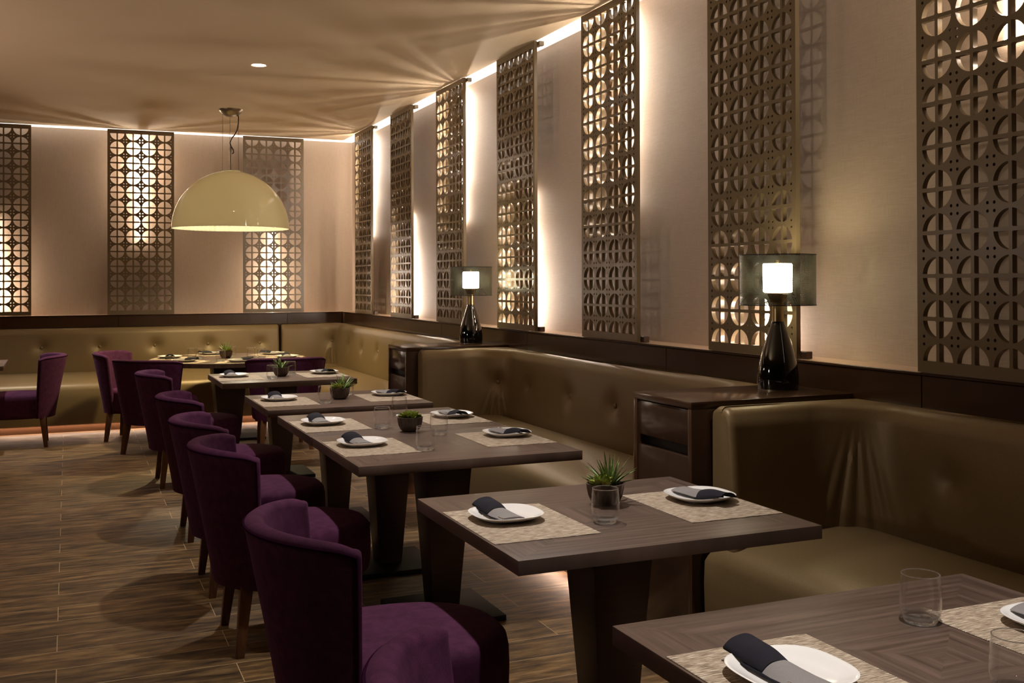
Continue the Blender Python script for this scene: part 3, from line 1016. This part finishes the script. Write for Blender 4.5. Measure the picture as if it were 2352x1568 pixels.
# ------------------------------------------------------------------ tableware
def make_mat():
    bm = bmesh.new(); box(bm, -0.165, 0.165, -0.218, 0.218, 0.0, 0.0022, 0.0008, 1)
    o = obj('placemat', bm, M['mat']); return o
def make_wedge():
    bm = bmesh.new()
    pts = [(-0.19, -0.17), (0.19, -0.17)]
    lo = []; hi = []
    for z, L in ((0, lo), (0.0022, hi)):
        for x, y in ((-0.13, 0.17), (0.13, 0.17), (0.245, -0.14), (0.13, -0.168), (0, -0.178), (-0.13, -0.168), (-0.245, -0.14)):
            L.append(bm.verts.new((x, y, z)))
    bm.faces.new(lo); bm.faces.new(hi[::-1])
    for k in range(len(lo)):
        bm.faces.new((lo[k], lo[(k + 1) % len(lo)], hi[(k + 1) % len(lo)], hi[k]))
    return obj('placemat', bm, M['mat'])
def make_plate():
    bm = bmesh.new()
    n = 64
    def ring(s, z):
        L = []
        for u in range(n):
            a = 2 * PI * u / n
            ca, sa = math.cos(a), math.sin(a)
            ex = 2 / 2.75
            L.append(bm.verts.new((s * math.copysign(abs(ca) ** ex, ca), s * math.copysign(abs(sa) ** ex, sa), z)))
        return L
    R = 0.108
    prof = [(0.045, 0.0), (0.062, 0.0), (0.064, 0.004), (0.085, 0.008), (0.102, 0.0165), (R, 0.0205), (R + .0005, 0.0218), (R - .002, 0.0222), (0.098, 0.0185), (0.082, 0.0115), (0.070, 0.0078), (0.05, 0.0066), (0.02, 0.0064)]
    rows = [ring(s, z) for s, z in prof]
    grid_faces(bm, rows, close_u=True)
    bm.faces.new(rows[0][::-1]); bm.faces.new(rows[-1])
    return obj('plate', bm, M['china'], None, 40)
def make_napkin():
    """folded napkin lying along y: navy end at +y, grey band at -y, cutlery tip under it"""
    e = thing('napkin', '', 'napkin')
    def arch(y0, y1, wid, hgt, lift0, lift1, th, bend, tw, n=10, m=12):
        bm = bmesh.new()
        rows = []
        for i in range(n + 1):
            s = i / n
            y = y0 + (y1 - y0) * s
            z0 = lift0 + (lift1 - lift0) * s
            row = []
            w = wid(s); h = hgt(s)
            prof = []
            for k in range(m + 1):
                q = -1 + 2 * k / m
                prof.append((q * w, h * (1 - abs(q) ** 2.6)))
            for x, z in prof: row.append((x + bend * math.sin(s * PI), y, z0 + z + th))
            for x, z in prof[::-1]: row.append((x * 0.97 + bend * math.sin(s * PI), y, z0 + max(0, z - 0.003)))
            tws = tw * (s - 0.4)
            out = []
            for x, yy, z in row:
                out.append(bm.verts.new((x * math.cos(tws) - (z - z0) * math.sin(tws) * 0.4, yy + x * tw * 0.15, z + x * math.sin(tws))))
            rows.append(out)
        grid_faces(bm, rows, close_u=True)
        bm.faces.new(rows[0]); bm.faces.new(rows[-1][::-1])
        return bm
    bm = arch(0.010, 0.128, lambda s: 0.0375 + 0.0025 * math.sin(s * PI), lambda s: 0.0165 + 0.004 * math.sin(s * 5.0), 0.0125, 0.0265, 0.004, 0.003, 0.22)
    obj('cloth', bm, M['navy'], e, 70)
    bm = arch(-0.094, 0.026, lambda s: 0.0385, lambda s: 0.005 + 0.0125 * smoothstep(0, 1, s), 0.0190, 0.0122, 0.0022, 0.0, 0.03)
    obj('band', bm, M['grey'], e, 70)
    bm = bmesh.new(); box(bm, -0.0402, -0.0342, -0.072, 0.07, 0.0122, 0.0165, 0.0012, 1)
    obj('inner_fold', bm, M['navy'], e)
    bm = bmesh.new(); tube(bm, [(-0.031, -0.1005, 0.0242), (-0.031, -0.085, 0.0222), (-0.03, 0.0, 0.0165)], [0.0030, 0.0026, 0.0022], 8)
    obj('cutlery', bm, M['steel'], e, 180)
    return e
def make_tumbler():
    e = thing('tumbler', '', 'glass')
    bm = bmesh.new()
    wall = [(0.0365, 0.012), (0.0405, 0.022), (0.0428, 0.036), (0.0428, 0.055), (0.0412, 0.08), (0.0392, 0.101)]
    inner = [(r - 0.0014, z) for r, z in wall][::-1]
    lathe(bm, wall + [(0.0385, 0.1018)] + inner, 40, cap0=False, cap1=False, closed=False)
    obj('wall', bm, M['glass'], e, 180)
    bm = bmesh.new()
    lathe(bm, [(0.026, 0.0015), (0.031, 0.0), (0.0345, 0.004), (0.0375, 0.012), (0.0395, 0.019), (0.0375, 0.0185), (0.034, 0.0135), (0.022, 0.0115), (0.008, 0.011)], 18)
    obj('base', bm, M['glass_base'], e, 12)
    bm = bmesh.new()
    lathe(bm, [(0.0379, 0.1010), (0.0393, 0.1010), (0.0396, 0.1022), (0.0386, 0.1030), (0.0376, 0.1022)], 40, closed=True)
    obj('rim', bm, M['glass_base'], e, 180)
    return e
def leaf(bm, base, direction, length, width, curl, n=6, thick=0.0):
    d = Vector(direction).normalized()
    side = d.cross(Vector((0, 0, 1)))
    if side.length < 1e-3: side = Vector((1, 0, 0))
    side.normalize()
    nor = side.cross(d)
    L = []; Rr = []; Mid = []; Low = []
    for i in range(n + 1):
        s = i / n
        p = Vector(base) + d * (length * s) + Vector((d.x, d.y, 0)) * (curl * s * s) - Vector((0, 0, 1)) * (abs(curl) * 0.35 * s * s)
        w = width * (math.sin(PI * min(0.999, 0.18 + 0.82 * s)) ** 0.8) if s < 1 else 0.0004
        if s == 1: w = 0.0005
        L.append(bm.verts.new(p + side * w + nor * w * 0.35)); Rr.append(bm.verts.new(p - side * w + nor * w * 0.35))
        Mid.append(bm.verts.new(p - nor * w * 0.15)); Low.append(bm.verts.new(p - nor * (w * 0.6 + thick)))
    grid_faces(bm, [[L[i], Mid[i], Rr[i], Low[i]] for i in range(n + 1)], close_u=True)
    bm.faces.new((L[0], Mid[0], Rr[0], Low[0])); bm.faces.new((Low[-1], Rr[-1], Mid[-1], L[-1]))
def make_plant(kind, seed):
    rnd = random.Random(seed)
    e = thing('potted_succulent', '', 'potted plant')
    bm = bmesh.new()
    n = 80
    def fl(a, amt): return 1 - amt * abs(math.sin(a * 10))
    prof_o = [(0.028, 0.0, .0), (0.036, 0.001, .02), (0.047, 0.012, .06), (0.0555, 0.03, .07), (0.060, 0.05, .06), (0.062, 0.066, .03), (0.0625, 0.070, .0)]
    prof_i = [(0.058, 0.0705, 0), (0.0565, 0.06, 0), (0.054, 0.052, 0)]
    rows = []
    for r, z, am in prof_o + prof_i:
        rows.append([bm.verts.new((r * fl(2 * PI * i / n, am) * math.cos(2 * PI * i / n), r * fl(2 * PI * i / n, am) * math.sin(2 * PI * i / n), z)) for i in range(n)])
    grid_faces(bm, rows, close_u=True)
    bm.faces.new(rows[0][::-1])
    obj('pot', bm, M['pot'], e, 60)
    bm = bmesh.new(); lathe(bm, [(0.056, 0.050), (0.055, 0.056), (0.02, 0.060)], 32)
    obj('soil', bm, M['soil'], e, 60)
    if kind in ('mixed', 'spiky'):
        bm = bmesh.new()
        ox, oy = (0.022, 0.004) if kind == 'mixed' else (0.008, 0.0)
        for k in range(38):
            a = rnd.uniform(0, 2 * PI); el = rnd.uniform(0.25, 1.45)
            ln = rnd.uniform(0.060, 0.100) * (0.85 + 0.3 * math.sin(el))
            leaf(bm, (ox + 0.008 * math.cos(a), oy + 0.008 * math.sin(a), 0.058), (math.cos(a) * math.cos(el), math.sin(a) * math.cos(el), math.sin(el)), ln, rnd.uniform(0.0036, 0.0054), rnd.uniform(0.0, 0.022), 6)
        obj('spiky_leaves', bm, M['spike'], e, 50)
        if kind == 'mixed':
            bm = bmesh.new()
            for k in range(14):
                a = k * 2.4; el = 0.25 + 0.085 * k
                leaf(bm, (-0.030 + 0.004 * math.cos(a), -0.020 + 0.004 * math.sin(a), 0.070), (math.cos(a) * math.cos(el), math.sin(a) * math.cos(el), math.sin(el)), 0.050 - 0.0012 * k, 0.0175 - 0.0005 * k, -0.006, 6, 0.002)
            obj('rosette', bm, M['rosette'], e, 60)
            bm = bmesh.new()
            for k in range(9):
                a = rnd.uniform(1.6, 4.2); el = rnd.uniform(0.5, 1.3)
                leaf(bm, (-0.022, 0.024, 0.058), (math.cos(a) * math.cos(el), math.sin(a) * math.cos(el), math.sin(el)), rnd.uniform(0.035, 0.055), 0.0032, 0.008, 5)
            obj('small_spikes', bm, M['spike'], e, 50)
    else:
        bm = bmesh.new()
        for k in range(30):
            a = k * 2.39996; el = 0.06 + 0.042 * k
            leaf(bm, (0.006 * math.cos(a), 0.006 * math.sin(a), 0.068), (math.cos(a) * math.cos(el), math.sin(a) * math.cos(el), math.sin(el)), 0.070 - 0.0013 * k, 0.0190 - 0.0003 * k, -0.010, 6, 0.002)
        obj('rosette', bm, M['rosette'], e, 60)
    return e

P_ = {'mat': make_mat(), 'wedge': make_wedge(), 'plate': make_plate(), 'napkin': make_napkin(), 'tumbler': make_tumbler()}
used = set()
def place(kind, x, y, z, rz, label, cat, group):
    src = P_[kind]
    if kind in used: o = copy_tree(src)
    else: o = src; used.add(kind)
    o.location = (x, y, z); o.rotation_euler = (0, 0, rz)
    tag(o, label, cat, group)
    return o
ZM = TZ
tname = {'A': 'the nearest table, cut by the photo edge', 'B': 'the single near table with one glass', 'C': 'the nearer half of the joined tables',
         'D': 'the farther half of the joined tables', 'E': 'the table just beyond the joined pair', 'F': 'the farthest square table'}
yofs = {'A': 0.0, 'B': -0.03, 'C': 0.035, 'D': -0.06, 'E': -0.035, 'F': -0.01}
def setting(x, y, rz, where, side, prz=0.0):
    """rz: 0 = chair side (navy end away from camera), PI = bench side"""
    place('mat', x, y, ZM, 0 if rz == 0 else PI, 'beige woven placemat on the %s side of %s' % (side, where), 'placemat', 'woven placemats')
for k in 'ABCDEF':
    tx, ty = tc_[k]
    yc = ty + yofs[k]
    xl, xr = tx - WX / 2 + 0.006 + 0.165, tx + WX / 2 - 0.006 - 0.165
    for side, xm, rz in (('chair', xl, 0.0), ('bench', xr, PI)):
        place('mat', xm, yc, ZM, rz, 'beige woven placemat on the %s side of %s' % (side, tname[k]), 'placemat', 'woven placemats')
        px = xm - 0.018 if side == 'chair' else xm + 0.038
        py_ = yc + {'A': 0.03, 'B': 0.055, 'C': 0.06, 'D': 0.06, 'E': 0.10, 'F': 0.10}[k]
        place('plate', px, py_, ZM + 0.0023, 0, 'white rounded plate on the %s side of %s' % (side, tname[k]), 'plate', 'white plates')
        a = {'chair': 0.04, 'bench': PI + 0.28}[side]
        if side == 'chair': a = {'A': 0.02, 'B': 0.04, 'C': 0.06, 'D': 0.0, 'E': -0.05, 'F': 0.05}[k]
        else: a = PI + {'A': 0.2, 'B': 0.22, 'C': 0.30, 'D': 0.1, 'E': 0.35, 'F': 0.2}[k]
        place('napkin', px - (0.02 if side == 'chair' else -0.0), py_, ZM + 0.0023, a, 'folded napkin on the %s side plate of %s' % (side, tname[k]), 'napkin', 'folded napkins')
gl = [(1.658, 1.690, 'clear tumbler standing by the bench side mat of the nearest table'), (1.520, 1.33, 'clear tumbler cut by the bottom edge of the photo, on the nearest table'),
      (1.482, 2.765, 'lone clear tumbler in front of the spiky plant on the single near table'),
      (1.428, 4.985, 'clear tumbler left of the rosette plant, beside the farther chair side mat'), (1.638, 5.385, 'clear tumbler behind the rosette plant on the joined tables'),
      (1.613, 4.665, 'clear tumbler right of the rosette plant, with a plate seen through it'), (1.411, 4.255, 'clear tumbler nearest the camera on the joined tables'),
      (1.41, 6.15, 'clear tumbler left of the spiky plant, table just beyond the joined pair'), (1.64, 6.54, 'clear tumbler half hidden behind the spiky plant, table beyond the joined pair'),
      (1.405, 7.865, 'clear tumbler left of the pale spiky plant on the farthest square table'), (1.60, 8.17, 'clear tumbler right of the pale spiky plant on the farthest square table')]
for x, y, lab in gl:
    place('tumbler', x, y, TZ + .0004, random.uniform(0, 6), lab, 'glass', 'clear tumblers')
plants = [('mixed', 1.60, 2.985, 0.2, 'ribbed dark pot of spiky and rosette succulents on the single near table'),
          ('rosette', 1.521, 4.825, 0.0, 'ribbed dark pot with one flat green rosette on the joined tables'),
          ('mixed', 1.545, 6.335, 0.4, 'ribbed dark pot of spiky and rosette succulents beyond the joined tables'),
          ('spiky', 1.505, 8.05, 1.0, 'small ribbed pot of pale spiky succulent on the farthest square table'),
          ('mixed', 1.385, 10.19, 1.5, 'small dark pot of spiky succulent in the middle of the round table')]
for i, (kind, x, y, rz, lab) in enumerate(plants):
    p = make_plant(kind, 11 + i)
    p.location = (x, y, TZ); p.rotation_euler = (0, 0, rz)
    tag(p, lab, 'potted plant', 'potted succulents')
# round table: six wedge mats, plates, napkins, glasses
posn = ['left', 'front left', 'front right', 'right', 'back right', 'back left']
angs = [math.radians(a) for a in (158, 218, 272, 338, 32, 100)]
for nm, a in zip(posn, angs):
    cx, cy = RC[0] + 0.525 * math.cos(a), RC[1] + 0.525 * math.sin(a)
    place('wedge', cx, cy, ZM, a + PI / 2, 'wedge shaped woven placemat at the %s of the round table' % nm, 'placemat', 'wedge placemats on the round table')
    cx, cy = RC[0] + 0.555 * math.cos(a), RC[1] + 0.555 * math.sin(a)
    place('plate', cx, cy, ZM + 0.0023, a, 'white plate at the %s of the round table' % nm, 'plate', 'white plates on the round table')
    place('napkin', cx, cy, ZM + 0.0023, a + 0.35, 'navy folded napkin on the plate at the %s of the round table' % nm, 'napkin', 'folded napkins on the round table')
for (x, y, lab) in [(1.08, 10.26, 'clear tumbler, leftmost on the round table'), (1.15, 10.20, 'clear tumbler just right of the leftmost one on the round table'), (1.285, 9.80, 'clear tumbler in front of the plant on the round table'),
                    (1.46, 10.33, 'clear tumbler right behind the plant on the round table'), (1.60, 10.07, 'clear tumbler left of the rightmost one on the round table'), (1.69, 10.02, 'clear tumbler, rightmost on the round table')]:
    place('tumbler', x, y, TZ + .0004, random.uniform(0, 6), lab, 'glass', 'clear tumblers on the round table')

# ------------------------------------------------------------------ lights
def spot(x, y, power, col=(1.0, 0.935, 0.86), size=72, blend=0.9, z=ZC - 0.02, tgt=None, rad=0.035):
    l = bpy.data.lights.new('spot_beam', 'SPOT')
    l.energy = power; l.color = col; l.spot_size = math.radians(size); l.spot_blend = blend; l.shadow_soft_size = rad
    o = bpy.data.objects.new('spot_beam', l)
    COL.objects.link(o)
    o.location = (x, y, z)
    if tgt:
        d = Vector(tgt) - Vector((x, y, z))
        o.rotation_euler = d.to_track_quat('-Z', 'Y').to_euler()
    return o
for y in (8.0, 5.75, 3.5, 1.3):
    spot(1.33, y, 230)
for (x, y, p) in ((-0.55, 10.55, 230), (-0.7, 7.6, 60), (-0.7, 4.9, 60), (-0.7, 2.2, 60)):
    spot(x, y, p, size=64)

spot(1.435, 10.2, 170, (1.0, 0.80, 0.38), 128, 0.7, 2.16, None, 0.05)  # extra spot added below the pendant bulb to brighten the back bench
for (x, y, p, c) in ((-2.6, 7.4, 115, (1.0, 0.74, 0.60)), (-3.0, 3.6, 170, (1.0, 0.86, 0.70)), (-3.2, 9.2, 15, (1.0, 0.84, 0.68))):  # unseen uplights added to brighten the ceiling; pinkish one inferred from its glow
    spot(x, y, p, c, 130, 1.0, 1.9, (x + 1.6, y, ZC), 0.10)

w = bpy.data.worlds.new('room_air')
SC.world = w
w.use_nodes = True
w.node_tree.nodes['Background'].inputs[0].default_value = (0, 0, 0, 1)

# ------------------------------------------------------------------ colour management
vs = SC.view_settings
vs.view_transform = 'Standard'
vs.look = 'None'
vs.gamma = 1.0
vs.use_curve_mapping = False
vs.exposure = 0.0
SC.cycles.max_bounces = 8
SC.cycles.diffuse_bounces = 4
SC.cycles.glossy_bounces = 4
SC.cycles.transmission_bounces = 8
SC.cycles.transparent_max_bounces = 16
SC.cycles.caustics_reflective = False
SC.cycles.caustics_refractive = False
SC.cycles.sample_clamp_indirect = 4.0
